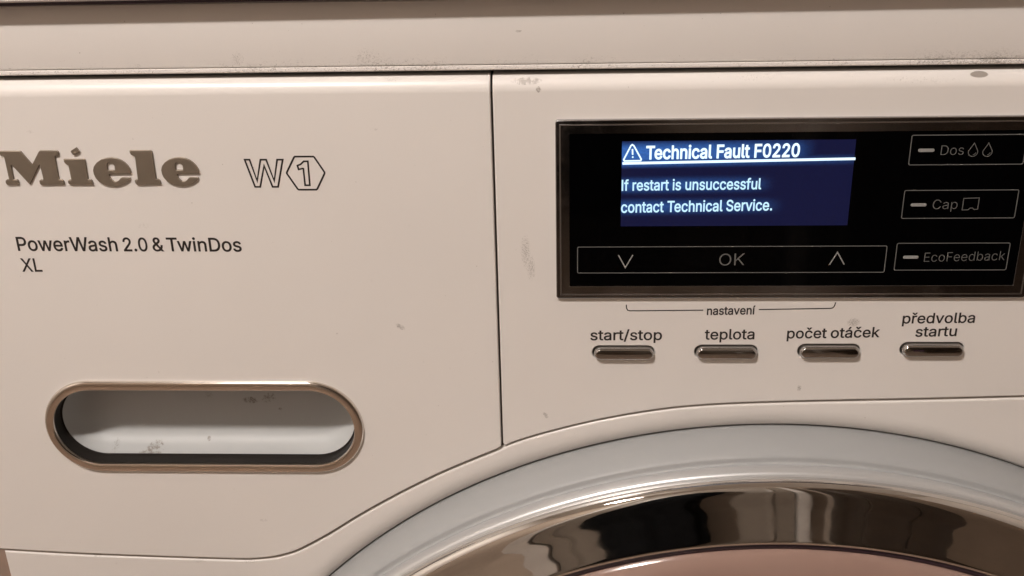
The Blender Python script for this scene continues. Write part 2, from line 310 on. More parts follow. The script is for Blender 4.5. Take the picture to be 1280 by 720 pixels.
    108: [189, [139, -2, 101, 3, 74, 20, 58, 48, 53, 84, 53, 509, 114, 509, 114, 99, 116, 76, 120, 62, 130, 54, 146, 52, 160, 53, 170, 54, 181, 3, 162, -1]],
    110: [410, [114, 227, 114, 0, 53, 0, 53, 379, 112, 379, 112, 287, 102, 287, 124, 332, 152, 362, 187, 379, 227, 384, 264, 380, 295, 369, 321, 349, 341, 321, 353, 285, 357, 240, 357, 0, 296, 0, 296, 235, 290, 275, 273, 304, 246, 323, 210, 329, 184, 326, 161, 317, 141, 303, 126, 283, 117, 257]],
    111: [415, [207, -8, 159, -2, 117, 16, 82, 46, 56, 85, 39, 133, 34, 187, 39, 243, 56, 291, 82, 330, 117, 360, 159, 378, 207, 384, 256, 378, 299, 360, 334, 330, 359, 291, 376, 243, 381, 187, 376, 133, 359, 85, 334, 46, 299, 16, 256, -2], [207, 46, 242, 51, 270, 66, 292, 88, 307, 117, 316, 151, 319, 187, 316, 224, 307, 258, 292, 287, 270, 310, 242, 325, 207, 330, 173, 325, 145, 310, 124, 287, 108, 258, 99, 224, 96, 187, 99, 151, 108, 117, 124, 88, 145, 66, 173, 51]],
    112: [424, [53, -143, 53, 379, 112, 379, 112, 319, 118, 319, 137, 346, 152, 360, 171, 373, 197, 382, 229, 384, 274, 378, 313, 361, 345, 332, 370, 293, 385, 245, 390, 189, 385, 133, 370, 84, 345, 45, 313, 16, 274, -2, 229, -8, 198, -5, 173, 4, 153, 17, 138, 31, 118, 59, 114, 59, 114, -143], [220, 47, 252, 52, 279, 66, 300, 88, 316, 117, 325, 151, 328, 189, 325, 227, 316, 261, 301, 289, 280, 311, 253, 325, 220, 330, 188, 326, 161, 312, 140, 291, 125, 263, 116, 229, 113, 189, 116, 149, 125, 115, 140, 87, 162, 65, 188, 52]],
    114: [259, [53, 0, 53, 379, 112, 379, 112, 321, 115, 321, 130, 347, 152, 367, 181, 380, 213, 385, 229, 384, 243, 384, 243, 322, 230, 324, 207, 326, 182, 323, 159, 315, 140, 301, 126, 284, 117, 262, 114, 237, 114, 0]],
    115: [365, [182, -8, 145, -5, 112, 3, 84, 18, 62, 38, 46, 63, 36, 94, 94, 107, 105, 79, 124, 60, 150, 49, 181, 45, 217, 49, 244, 62, 262, 81, 268, 103, 264, 121, 254, 136, 237, 147, 212, 155, 149, 170, 104, 186, 72, 208, 53, 237, 47, 274, 52, 305, 65, 332, 87, 354, 115, 370, 149, 381, 187, 384, 223, 381, 254, 372, 279, 358, 299, 339, 314, 316, 324, 290, 268, 277, 258, 298, 243, 316, 220, 329, 187, 333, 156, 329, 131, 317, 114, 299, 109, 277, 113, 258, 124, 243, 144, 232, 172, 223, 229, 209, 275, 193, 306, 171, 325, 142, 331, 107, 326, 75, 312, 47, 290, 24, 260, 6, 223, -4]],
    116: [227, [204, 379, 204, 327, 6, 327, 6, 379], [65, 471, 126, 471, 126, 98, 128, 76, 136, 61, 150, 53, 170, 50, 185, 51, 202, 54, 213, 2, 192, -3, 168, -4, 125, 2, 92, 21, 72, 52, 65, 93]],
    117: [410, [182, -5, 146, -1, 115, 11, 89, 30, 69, 59, 57, 95, 53, 139, 53, 379, 114, 379, 114, 144, 120, 104, 137, 75, 164, 56, 200, 50, 226, 53, 249, 62, 269, 76, 283, 97, 293, 122, 296, 153, 296, 379, 357, 379, 357, 0, 298, 0, 298, 92, 307, 92, 286, 47, 257, 17, 222, 0]],
    118: [389, [163, 0, 17, 379, 84, 379, 165, 155, 187, 87, 206, 21, 184, 21, 203, 87, 224, 155, 305, 379, 371, 379, 226, 0]],
    119: [567, [138, 0, 23, 379, 87, 379, 133, 214, 154, 137, 175, 41, 165, 41, 186, 135, 206, 214, 252, 379, 316, 379, 362, 214, 382, 136, 402, 41, 391, 41, 413, 135, 434, 214, 480, 379, 545, 379, 429, 0, 368, 0, 319, 172, 305, 225, 291, 280, 277, 338, 291, 338, 277, 280, 263, 225, 248, 172, 199, 0]],
    225: [389, [160, -9, 126, -5, 94, 5, 68, 22, 48, 45, 34, 74, 30, 108, 34, 138, 43, 161, 58, 179, 78, 193, 100, 204, 125, 211, 178, 220, 234, 227, 252, 230, 265, 235, 273, 243, 276, 255, 276, 257, 274, 278, 267, 297, 256, 311, 240, 322, 220, 329, 196, 331, 171, 329, 149, 322, 132, 313, 118, 301, 100, 274, 41, 291, 57, 322, 79, 346, 104, 364, 133, 375, 163, 382, 194, 384, 216, 383, 239, 379, 263, 372, 286, 360, 306, 343, 322, 320, 333, 290, 337, 251, 337, 0, 277, 0, 277, 52, 272, 52, 264, 38, 252, 25, 236, 12, 215, 1, 190, -6], [170, 45, 202, 49, 228, 59, 248, 74, 263, 93, 272, 115, 276, 138, 276, 190, 270, 186, 259, 182, 231, 176, 200, 171, 175, 168, 134, 159, 117, 150, 103, 139, 95, 124, 92, 105, 94, 87, 102, 72, 114, 60, 130, 52, 149, 47], [162, 429, 210, 529, 278, 529, 212, 429]],
    237: [167, [53, 0, 53, 379, 114, 379, 114, 0], [57, 429, 104, 529, 173, 529, 107, 429]],
    269: [396, [207, -8, 159, -2, 117, 16, 82, 46, 56, 85, 39, 133, 34, 187, 39, 243, 56, 291, 82, 330, 117, 360, 159, 378, 207, 384, 234, 382, 260, 377, 284, 368, 305, 356, 324, 340, 340, 322, 353, 301, 362, 277, 303, 262, 290, 289, 270, 311, 257, 319, 242, 325, 207, 330, 173, 325, 145, 310, 124, 287, 108, 258, 99, 224, 96, 187, 99, 151, 108, 117, 124, 88, 145, 66, 173, 51, 207, 46, 226, 48, 243, 52, 271, 66, 292, 89, 304, 117, 363, 102, 354, 78, 341, 56, 325, 37, 306, 21, 285, 8, 261, -1, 235, -6], [158, 529, 207, 469, 256, 529, 317, 529, 317, 526, 236, 435, 178, 435, 98, 526, 98, 529]],
    345: [259, [53, 0, 53, 379, 112, 379, 112, 321, 115, 321, 130, 347, 152, 367, 181, 380, 213, 385, 229, 384, 243, 384, 243, 322, 230, 324, 207, 326, 182, 323, 159, 315, 140, 301, 126, 284, 117, 262, 114, 237, 114, 0], [94, 529, 143, 469, 192, 529, 253, 529, 253, 526, 172, 435, 114, 435, 34, 526, 34, 529]],
    32: [188],
}
KERN = {'Te': -45, 'Tw': -40, 'Wa': -18, 'Po': -8, 'ow': -6, 'we': -6, 'rt': 0, 't/': 4, 'Fa': -18, 'F0': 0, 'r/': 0, 'rv': 6}
CAPH = .5087
def grow(P, d):
    """outline pushed outwards by d (holes, which run the other way, shrink)"""
    out = []; n = len(P)
    for i in range(n):
        a = Vector(P[i])-Vector(P[i-1]); b = Vector(P[(i+1) % n])-Vector(P[i])
        if a.length < 1e-6 or b.length < 1e-6: out.append(P[i]); continue
        a.normalize(); b.normalize(); na = Vector((-a.y, a.x)); nb = Vector((-b.y, b.x)); m = na+nb
        m = m/max(m.dot(na), .5) if m.length > 1e-3 else na
        out.append((P[i][0]+m.x*d, P[i][1]+m.y*d))
    return out
_glyph = {}
def glyph_fill(ch, bold):
    """fill of one letter by the non-zero rule, cut into level strips so that crossing outlines merge"""
    if (ch, bold) in _glyph: return _glyph[ch, bold]
    g = GLYPHS[ord(ch)]; E = []
    for q in g[1:]:
        P = grow([(q[k]/1000, q[k+1]/1000) for k in range(0, len(q), 2)], bold)
        E += [(P[i-1], P[i]) for i in range(len(P)) if abs(P[i-1][1]-P[i][1]) > 1e-6]
    ys = {round(p[1], 5) for e in E for p in e}
    for i, ((ax, ay), (bx, by)) in enumerate(E):
        for (cx, cy), (dx, dy) in E[:i]:
            den = (bx-ax)*(dy-cy)-(by-ay)*(dx-cx)
            if abs(den) < 1e-12: continue
            t = ((cx-ax)*(dy-cy)-(cy-ay)*(dx-cx))/den; u = ((cx-ax)*(by-ay)-(cy-ay)*(bx-ax))/den
            if 0 < t < 1 and 0 < u < 1: ys.add(round(ay+t*(by-ay), 5))
    ys = sorted(ys); quads = []
    for y0, y1 in zip(ys, ys[1:]):
        if y1-y0 < 2e-5: continue
        ym = (y0+y1)/2; X = []
        for (ax, ay), (bx, by) in E:
            if min(ay, by) < ym < max(ay, by):
                f = lambda y: ax+(bx-ax)*(y-ay)/(by-ay)
                X.append((f(ym), f(y0), f(y1), 1 if by > ay else -1))
        X.sort(); wnd = 0
        for k, c in enumerate(X):
            if wnd == 0: st_ = c
            wnd += c[3]
            if wnd == 0: quads.append(((st_[1], y0), (c[1], y0), (c[2], y1), (st_[2], y1)))
    _glyph[ch, bold] = quads; return quads
def text_mesh(s, bold=0.0):
    vs, fs = [], []; x = 0.0
    for i, ch in enumerate(s):
        for q in glyph_fill(ch, bold):
            n = len(vs); vs += [(p[0]+x, p[1], 0) for p in q]; fs.append((n, n+1, n+2, n+3))
        x += GLYPHS[ord(ch)][0]/1000+KERN.get(s[i:i+2], 0)/1000
    me = bpy.data.meshes.new('lettering'); me.from_pydata(vs, [], fs); return me
def text(name, s, L, Rr, bl, br, cap, m, parent, Y, bold=0.0):
    """lettering between the image points L and Rr, baseline heights bl/br, capital height cap"""
    me = text_mesh(s, bold)
    xs = [v.co.x for v in me.vertices]; a, b = min(xs), max(xs)
    x0, x1 = at(*L, Y).x, at(*Rr, Y).x
    z0, z1 = at(L[0], bl, Y).z, at(Rr[0], br, Y).z
    mx, my = (L[0]+Rr[0])/2, (bl+br)/2
    sz = (at(mx, my-cap, Y).z-at(mx, my, Y).z)/CAPH
    for v in me.vertices:
        t = (v.co.x-a)/(b-a)
        v.co = (x0+(x1-x0)*t, Y, z0+(z1-z0)*t+v.co.y*sz)
    return link(name, me, m, parent)

# ================================================================== the washing machine
CX, CZ = .0930, -.2915                       # door centre
XL, XR = -.2010, .3910                       # body sides
base = Vector((CX, .30, FLOOR))
wm = empty('washing_machine', base); ORIG['washing_machine'] = base
prop(wm, 'white front-loading washing machine showing a blue fault message on its black display', 'washing machine')

# body behind the front skin: dark to the front so that the joints read deep
link('body', box(XL+.003, XR-.003, .018, .60, FLOOR+.02, .0735, .004), M_dark, wm)
for sx in (XL+.05, XR-.05):
    for sy in (.06, .54):
        link('foot', revolve(sx, sy, [(.001, 0), (.02, 0), (.02, .02), (.001, .02)], 20), M_dark, wm)
        f = bpy.data.objects[[o.name for o in wm.children if o.name.startswith('foot')][-1]]
        for v in f.data.vertices: v.co = (v.co.x, v.co.z, FLOOR+v.co.y+.002)
side = link('side_panel', box(XL, XL+.0025, .004, .60, FLOOR+.02, .075, .0008), M_house, wm)
link('side_panel', box(XR-.0025, XR, .004, .60, FLOOR+.02, .075, .0008), M_house, wm)

# --- shape of the joint between fascia and housing
raw = [(5, 686), (60, 689.2), (120, 692), (210, 695.3), (290, 697.8), (315, 697.8), (340, 695.5), (358, 691.5), (375, 685.5), (410, 667), (450, 642.5), (500, 615), (550, 590.5), (590, 573.5), (625, 559.5)]
low_l = [XZ(p) for p in raw]
raw2 = [(628, 557.5), (660, 546.5), (700, 535.5), (740, 526), (790, 516.5), (840, 509.3), (880, 505.8), (920, 503.6), (980, 501.6), (1040, 500.3), (1100, 499.2), (1160, 498.0), (1220, 496.5), (1278, 495)]
low_r = [XZ(p) for p in raw2]
low_l = [(-.206, low_l[0][1]+.0002)]+low_l
zr = low_r[-1][1]
low_r = low_r+[(.20, zr+.0004), (.24, zr+.0008), (.30, zr+.0011), (XR, zr+.0013)]
def cat(pts, k=5):
    out = []
    for i in range(len(pts)-1):
        p0, p1, p2, p3 = pts[max(i-1, 0)], pts[i], pts[i+1], pts[min(i+2, len(pts)-1)]
        for j in range(k):
            t = j/k
            out.append(tuple(.5*((2*p1[c])+(-p0[c]+p2[c])*t+(2*p0[c]-5*p1[c]+4*p2[c]-p3[c])*t*t+(-p0[c]+3*p1[c]-3*p2[c]+p3[c])*t**3) for c in (0, 1)))
    out.append(pts[-1]); return out
low_l, low_r = cat(low_l), cat(low_r)
ZT = at(640, 90.3, .004).z                      # top of the fascia
seam_x = (at(616, 120).x+at(626, 545).x)/2
G = .00036
RT = .0055                                    # radius of the rounded top
def fascia(outline, holes, T, y=0.0):
    me = curve_mesh([outline]+holes, y, .0075, .0005)
    bm = bmesh.new(); bm.from_mesh(me)
    for i in range(9):
        z = ZT-RT+RT*i/9
        bmesh.ops.bisect_plane(bm, geom=bm.verts[:]+bm.edges[:]+bm.faces[:], plane_co=(0, 0, z), plane_no=(0, 0, 1), dist=1e-7)
    for v in bm.verts:
        d = v.co.z-(ZT-RT)
        if d > 0: v.co.y += RT-math.sqrt(max(RT*RT-min(d, RT*.995)**2, 0))
    bm.to_mesh(me); bm.free(); smooth(me, 40)
    return me
# drawer handle opening
HX0, HZ0, HX1, HZ1 = -.1728, -.0746, -.0550, -.0363
HR = (HZ1-HZ0)/2
hole = rrect(HX0+.001, HZ0+.001, HX1-.001, HZ1-.001, HR, 16)[::-1]
x_s = seam_x-G
out = [p for p in low_l if p[0] < x_s-.0006]+[(x_s-.0002, low_l[-1][1]+.0005), (x_s, low_l[-1][1]+.0015), (x_s, ZT), (-.206, ZT)]
drawer = wn(link('detergent_drawer', fascia(out, [hole], M_drawer, -.0002), M_drawer, wm))
# button slots
BT = []
for (a, b, zt) in ((740.5, 818.1, 432.4), (868.2, 946.9, 431.6), (997.2, 1075, 430.4), (1125.2, 1204.7, 428.2)):
    x0, x1 = at(a, zt+8).x, at(b, zt+8).x; z1 = at((a+b)/2, zt).z
    BT.append((x0, z1-.0052, x1, z1))
DX0, DX1 = at(694.6, 260).x, at(1281, 362).x
DZ1, DZ0 = at(700, 149).z, at(700, 371.3).z
x_s = seam_x+G
out = [(x_s, ZT-.0006), (x_s, low_r[0][1]+.0012), (x_s+.0005, low_r[0][1])]+[p for p in low_r if p[0] > x_s+.0012]+[(XR, ZT), (x_s+.0006, ZT)]
holes = [rrect(*b, .0025, 8)[::-1] for b in BT]
panel = wn(link('control_panel', fascia(out, holes, M_panel), M_panel, wm))

# --- front housing below the joint, with the round door opening
GAPV = .0009
low = [(x, z-GAPV-(.0003 if x < seam_x else 0)) for x, z in low_l if x > XL+.001]+[(x, z-GAPV) for x, z in low_r if x > seam_x+.001]
RH = .2420
circ = [(CX+RH*math.cos(R(a)), CZ+RH*math.sin(R(a))) for a in range(0, 360, 2)]
outl = [(XL, low[0][1]+.0002)]+low+[(XR, FLOOR+.12), (XL, FLOOR+.12)]
wn(link('front_housing', curve_mesh([outl, circ], .0004, .007, .0011, res=4), M_house, wm))
link('housing_lip', revolve(CX, CZ, [(.2436, .00035), (.2424, .00040), (.2410, .00062), (.2396, .0010), (.2383, .0015), (.2373, .0021), (.2365, .0029), (.2360, .0038), (.2358, .0050)], n=288, ang=60), M_house, wm)
link('plinth', box(XL+.002, XR-.002, .010, .05, FLOOR+.02, FLOOR+.116, .002), M_house, wm)

M_joint = mat('brown_joint', (.15, .115, .09), .7)
link('joint_strip', box(seam_x-.003, seam_x+.003, .0032, .0036, low_l[-1][1]-.001, ZT-.006), M_joint, wm)
link('joint_strip', stroke([(x, z-GAPV/2) for x, z in low_l+low_r[1:]], .004, .0028), M_joint, wm)

# --- lid
yl = .0018
YLEAN = .0012
zb = at(640, 87.6, yl).z; zlip = at(640, 80.3, yl).z; ztop = at(640, -4, yl).z
xl_, xr_ = XL-.001, XR+.001
lid = link('lid', profile_x([(yl, zlip+.00012), (yl-.0001, zlip+.0004), (yl+YLEAN, ztop-.001), (yl+YLEAN+.001, ztop), (.60, ztop), (.60, zb), (yl+.0008, zb), (yl+.0008, zlip)], xl_, xr_), M_lid, wm)
link('lid_trim', profile_x([(yl+.0001, zlip-.00022), (yl-.0003, zlip-.0004), (yl-.0004, zb+.0005), (yl, zb+.0001), (yl+.0006, zb), (yl+.006, zb), (yl+.006, zlip-.00022)], xl_, xr_), M_lid, lid)

# --- handle
def arcp(c0, c1, r, a0, a1, n):
    return [(c0+r*math.cos(R(a0+(a1-a0)*i/n)), c1+r*math.sin(R(a0+(a1-a0)*i/n))) for i in range(n+1)]
W = .0035
prof = [(0, .001), (0, -.0005), (.0002, -.0010), (.00055, -.0013), (.0009, -.00138), (.0020, -.00142), (.0030, -.00138), (.0034, -.00115), (W, -.0007), (W, -.0002)]
M_inner_wall = mat('inner_wall_reflection', (.02, .017, .015), .45, spec=.2)  # inner wall of the chrome ring; its dark reflection is coloured in
link('handle_inner_wall', sweep(HX0, HZ0, HX1, HZ1, HR, [(W+.0001, -.0003), (W+.00015, .0048), (W+.0008, .0050)], 24, ang=40), M_inner_wall, drawer)
link('handle_ring', sweep(HX0, HZ0, HX1, HZ1, HR, prof, 24, ang=40), M_ring, drawer)
prof = [(W+.0001, .0048), (W+.0003, .0064), (W+.0007, .0086), (W+.0014, .0106), (W+.0026, .0124), (W+.0044, .0137), (W+.0066, .0144), (W+.0095, .0147)]
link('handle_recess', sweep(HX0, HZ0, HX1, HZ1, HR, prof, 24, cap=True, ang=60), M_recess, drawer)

# --- lettering on the drawer
def z9(pts, ox, s=9.0, oy=170): return [(ox+x/s, oy+y/s) for x, y in pts]
Mp = z9([(-18, 172), (215, 170), (232, 178), (358, 325), (432, 178), (445, 167), (640, 168), (655, 180), (658, 215), (645, 228), (628, 222), (615, 235), (660, 490), (700, 495), (715, 510), (722, 548), (460, 552), (445, 535), (440, 505), (452, 493), (480, 498), (485, 485), (447, 330), (435, 335), (335, 545), (325, 540), (130, 328), (120, 335), (152, 490), (190, 493), (205, 505), (210, 548), (80, 552), (62, 530), (60, 505), (72, 493), (100, 492), (45, 240), (30, 225), (8, 225), (-14, 200)], 0)
ip = z9([(712, 262), (945, 262), (955, 275), (988, 490), (1020, 493), (1035, 505), (1050, 550), (785, 552), (765, 530), (762, 505), (775, 493), (800, 495), (768, 335), (750, 325), (725, 305), (715, 285)], 0)
dp = z9([(850, 132), (862, 138), (895, 180), (885, 190), (835, 220), (818, 214), (792, 178), (798, 165)], 0)
lp = z9([(285, 165), (520, 163), (537, 178), (583, 485), (612, 490), (628, 503), (642, 545), (372, 553), (350, 530), (343, 503), (352, 493), (378, 493), (345, 235), (325, 222), (300, 212), (287, 190)], 130)
eo = z9([(1068, 425), (1070, 405), (1060, 375), (1035, 335), (1000, 300), (960, 272), (910, 252), (850, 243), (790, 248), (730, 265), (680, 300), (650, 340), (640, 385), (650, 430), (672, 475), (710, 515), (760, 545), (820, 562), (890, 568), (950, 558), (1005, 535), (1045, 505), (1062, 480), (1055, 468), (965, 468), (950, 475), (930, 500), (905, 515), (880, 513), (850, 492), (830, 460), (822, 428)], 130)
ei = z9([(805, 375), (798, 330), (805, 305), (830, 297), (860, 308), (882, 335), (887, 380), (882, 385), (812, 385)], 130)
YL = -.0009
def letter(loops):
    return wn(link('raised_letter', curve_mesh([[XZ(p, YL) for p in lp_] for lp_ in loops], YL, .0010, .00018, res=2), M_logo, drawer))
letter([Mp]); letter([ip, dp]); letter([lp])
letter([eo, ei]); sh = lambda q: [(x-85.2, y+.25) for x, y in q]; letter([sh(eo), sh(ei)])
k9 = 1280/130.0
def zz(pts): return [XZ((290+x/k9, 180+y/k9)) for x, y in pts]
YP = -.00026
px = .00026
Wp = zz([(158, 190), (218, 190), (312, 450), (352, 190), (422, 190), (522, 450), (557, 190), (626, 190), (570, 524), (502, 524), (397, 265), (350, 524), (287, 524)])
link('outlined_letter', stroke(Wp, 2.3*px, YP, True), M_print, drawer)
Hp = zz([(775, 152), (1003, 152), (1015, 160), (1141, 345), (1141, 360), (1052, 550), (1040, 559), (825, 559), (810, 550), (677, 360), (677, 345), (765, 160)])
link('hexagon_outline', stroke(Hp, 2.3*px, YP, True), M_print, drawer)
Op = zz([(885, 210), (935, 210), (960, 504), (902, 504), (880, 300), (870, 298), (822, 310), (807, 262), (845, 248)])
link('outlined_digit', stroke(Op, 2.2*px, YP, True), M_print, drawer)
text('printed_text', 'PowerWash', (19.2, 297), (147.5, 312), 313.3, 313.9, 16.9, M_print, drawer, YP, .012)
text('printed_text', '2.0', (152.5, 299), (184.2, 306), 313.9, 314, 16.6, M_print, drawer, YP, .012)
text('printed_text', '&', (190.6, 309), (205.6, 313.6), 313.8, 314, 16.6, M_print, drawer, YP, .012)
text('printed_text', 'TwinDos', (206.9, 297.5), (302.2, 311), 313.9, 314.3, 16.6, M_print, drawer, YP, .012)
text('printed_text', 'XL', (24.4, 323), (53.3, 338.5), 339.4, 339.4, 16.2, M_print, drawer, YP, .010)

# --- lettering on the control panel
YP = -.00006
for s, L, Rr, bl, br, cap in (('start/stop', (737.8, 421), (827.7, 416), 425.2, 424.9, 12.6), ('teplota', (881, 416), (942.9, 423.5), 424.4, 423.9, 12.6),
        ('po\u010det', (983.1, 426.5), (1033.8, 414), 423.0, 422.5, 12.5), ('ot\u00e1\u010dek', (1038.5, 417), (1099.4, 420.5), 422.3, 421.4, 12.5),
        ('p\u0159edvolba', (1127.2, 407), (1218.2, 402.5), 404.3, 403.3, 12.5), ('startu', (1143.8, 419.5), (1196.9, 410), 420.8, 419.9, 12.3),
        ('nastaven\u00ed', (883.5, 393), (944.6, 383.5), 393.6, 392.8, 10.2)):
    text('printed_label', s, L, Rr, bl, br, cap, M_print, panel, YP, .012 if cap > 11 else .016)
link('bracket_line', stroke([XZ(p) for p in ((782.9, 380.8), (783.1, 385), (784.5, 387.6), (787.5, 388.4), (879, 387.6))], 1.45*px, YP), M_print, panel)
link('bracket_line', stroke([XZ(p) for p in ((948.5, 386.8), (1037.5, 385.4), (1041, 384.8), (1043, 382.5), (1044.6, 377.8))], 1.45*px, YP), M_print, panel)

# --- push buttons
for b in BT:
    x0, z0, x1, z1 = b
    link('button_slot', sweep(x0-.0001, z0-.0001, x1+.0001, z1+.0001, .0026, [(0, .0005), (.0001, .0068)], 8, cap=True), M_dark, panel)
    g = .0004
    prof = [(0, .0060), (0, -.0008), (.00015, -.0012), (.0005, -.00165), (.0007, -.0018), (.00085, -.00182)]
    link('push_button', sweep(x0+g+.0001, z0+g*.6, x1-g*.6, z1-g, .0023, prof, 8, cap=True, ang=50), M_button, panel)

q = [XZ(p, -.00186) for p in ((1142, 438.6), (1155, 438.4))]
link('indicator_light', stroke(q, .00065, -.00186), M_purple, panel)

# --- display
YB = -.0013
prof = [(0, .001), (0, -.0010), (.0001, -.00118), (.0003, YB), (.0045, YB), (.0046, YB+.0002)]
disp = link('display', sweep(DX0, DZ0, DX1, DZ1, .0010, prof, 5, cap=False, ang=20), M_bezel, wm)
link('bezel_bead', sweep(DX0, DZ0, DX1, DZ1, .0010, [(.0013, YB+.0001), (.00135, YB-.00005), (.0015, YB-.0001), (.00175, YB-.00003), (.0018, YB+.0001)], 5, ang=60), M_bezel, disp)
YG = YB+.00018
link('display_glass', sweep(DX0+.0044, DZ0+.0044, DX1-.0044, DZ1-.0044, .0009, [(0, .003), (0, YG)], 4, cap=True), M_glass, disp)

# screen: self-lit navy pixels, glow around the lettering painted in as brighter blue
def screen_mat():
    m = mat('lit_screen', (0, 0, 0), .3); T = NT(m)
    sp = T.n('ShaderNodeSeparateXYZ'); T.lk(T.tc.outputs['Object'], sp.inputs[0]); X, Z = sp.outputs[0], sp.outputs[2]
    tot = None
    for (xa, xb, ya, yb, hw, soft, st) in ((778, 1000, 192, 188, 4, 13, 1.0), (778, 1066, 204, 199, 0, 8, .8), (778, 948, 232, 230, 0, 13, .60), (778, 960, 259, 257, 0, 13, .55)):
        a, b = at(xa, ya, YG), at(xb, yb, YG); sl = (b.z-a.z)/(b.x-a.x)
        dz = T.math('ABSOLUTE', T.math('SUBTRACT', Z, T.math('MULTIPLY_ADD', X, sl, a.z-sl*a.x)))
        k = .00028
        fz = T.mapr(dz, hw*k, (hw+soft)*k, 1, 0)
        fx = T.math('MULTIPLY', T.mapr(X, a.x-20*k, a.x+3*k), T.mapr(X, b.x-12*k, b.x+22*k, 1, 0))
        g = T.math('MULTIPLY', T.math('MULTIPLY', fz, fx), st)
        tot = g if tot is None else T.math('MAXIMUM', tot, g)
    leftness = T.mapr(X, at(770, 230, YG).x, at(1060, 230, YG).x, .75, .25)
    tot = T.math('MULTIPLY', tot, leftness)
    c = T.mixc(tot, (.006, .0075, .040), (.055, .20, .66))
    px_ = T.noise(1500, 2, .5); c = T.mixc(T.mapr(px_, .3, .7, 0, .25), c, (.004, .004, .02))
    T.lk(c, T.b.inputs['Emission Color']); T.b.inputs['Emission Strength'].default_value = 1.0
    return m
YS = YG-.00004
a, b, c, d = [at(*p, YS) for p in ((776.8, 176.5), (1070, 174.3), (1059.6, 280.3), (776.6, 284.2))]
sx0, sx1, sz0, sz1 = (a.x+d.x)/2, (b.x+c.x)/2, (c.z+d.z)/2, (a.z+b.z)/2
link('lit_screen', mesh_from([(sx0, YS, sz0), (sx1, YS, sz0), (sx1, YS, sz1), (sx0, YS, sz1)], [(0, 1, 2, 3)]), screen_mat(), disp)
YT = YS-.00004
text('screen_text', 'Technical Fault F0220', (807.8, 183), (999.8, 190), 198.9, 195.6, 16.0, M_textb, disp, YT, .022)
text('screen_text', 'If restart is unsuccessful', (777, 237), (951.7, 232), 238.3, 236.3, 13.2, M_text, disp, YT, .014)
text('screen_text', 'contact Technical Service.', (776.3, 262), (965, 262), 265.8, 262.8, 13.4, M_text, disp, YT, .014)
link('screen_underline', stroke([XZ((778, 204.3), YT), XZ((1069.3, 198.4), YT)], 3.3*px, YT), M_textb, disp)
link('warning_triangle', stroke([XZ(p, YT) for p in ((779.6, 199.6), (788.6, 182.3), (790.4, 180.8), (792.4, 182.3), (801.6, 199.0), (800.8, 200.8), (780.4, 201.2))], 1.9*px, YT, True), M_textb, disp)
link('exclamation_mark', stroke([XZ((790.6, 186.3), YT), XZ((790.8, 193.6), YT)], 1.9*px, YT), M_textb, disp)
link('exclamation_dot', stroke([XZ((790.9, 195.4), YT), XZ((790.95, 197.4), YT)], 1.9*px, YT), M_textb, disp)

# touch fields printed on the glass
YK = YG-.00003
def field(TL, TR, BR, BL, n=4):
    q = [at(*p, YK) for p in (TL, TR, BR, BL)]
    x0, x1 = (q[0].x+q[3].x)/2, (q[1].x+q[2].x)/2; zt, zb_ = (q[0].z+q[1].z)/2, (q[2].z+q[3].z)/2
    return link('touch_field', stroke(rrect(x0, zb_, x1, zt, .0005, 4), 1.15*px, YK, True), M_grey, disp)
field((723, 311.2), (1109.5, 305), (1105, 338), (720.8, 343.5))
field((1140.3, 169.5), (1284.5, 167.4), (1279, 205), (1135.5, 206.3))
field((1131.3, 238.7), (1273.7, 236.7), (1268.3, 271.3), (1126.2, 274))
field((1122, 305), (1263, 302.8), (1257.5, 336.3), (1117, 338.7))
YK2 = YK-.00002
link('arrow_down', stroke([XZ(p, YK2) for p in ((773, 318.8), (781.6, 334.5), (791, 318.8))], 1.5*px, YK2), M_greyl, disp)
link('arrow_up', stroke([XZ(p, YK2) for p in ((1036.8, 330.8), (1046.9, 315.3), (1055.2, 330.6))], 1.5*px, YK2), M_greyl, disp)
text('glass_label', 'OK', (899, 325), (930.3, 331.5), 332, 331.4, 14.8, M_grey, disp, YK2, -.005)
text('glass_label', 'Dos', (1175.5, 193), (1204.7, 190), 193.9, 193.5, 12.3, M_grey, disp, YK2, -.009)
text('glass_label', 'Cap', (1165.8, 257), (1196.7, 258), 261.6, 261.2, 12.0, M_grey, disp, YK2, -.009)
text('glass_label', 'EcoFeedback', (1154.8, 326), (1255.6, 324), 327.4, 325.2, 11.6, M_grey, disp, YK2, -.009)
def pill(a, b, y, t=4.2):
    p, q = at(a, y, YK2), at(b, y-.3, YK2); z = (p.z+q.z)/2; h = t*px/2
    P = rrect(p.x, z-h, q.x, z+h, h, 5)
    link('indicator_bar', mesh_from([(x, YK2, z_) for x, z_ in P], [tuple(range(len(P)))]), M_greyl, disp)
pill(1147.6, 1168.2, 188); pill(1138.2, 1158.2, 256.2); pill(1128.8, 1148, 321.6)
def drop(px0):
    tip = XZ((px0+1.2, 178.8), YK2); c_ = XZ((px0-.7, 190), YK2); r = .00145
    P = [tip]+[(c_[0]+r*math.cos(R(t)), c_[1]+r*math.sin(R(t))) for t in range(28, -209, -15)]
    o = link('drop_symbol', stroke(P, .95*px, YK2, True), M_grey, disp)
    Q = [(c_[0]+r*.62*math.cos(R(t)), c_[1]+r*.62*math.sin(R(t))) for t in range(-85, 5, 15)]
    link('drop_highlight', stroke(Q, .8*px, YK2), M_grey, disp)
drop(1217); drop(1235)
cp = [XZ(p, YK2) for p in ((1205, 248.0), (1224.3, 247.3), (1222, 261.4), (1217.8, 262), (1215.6, 260), (1212.6, 260.1), (1210, 262.2), (1202.4, 262.4))]
xm0, xm1 = (cp[0][0]+cp[7][0])/2, (cp[1][0]+cp[2][0])/2
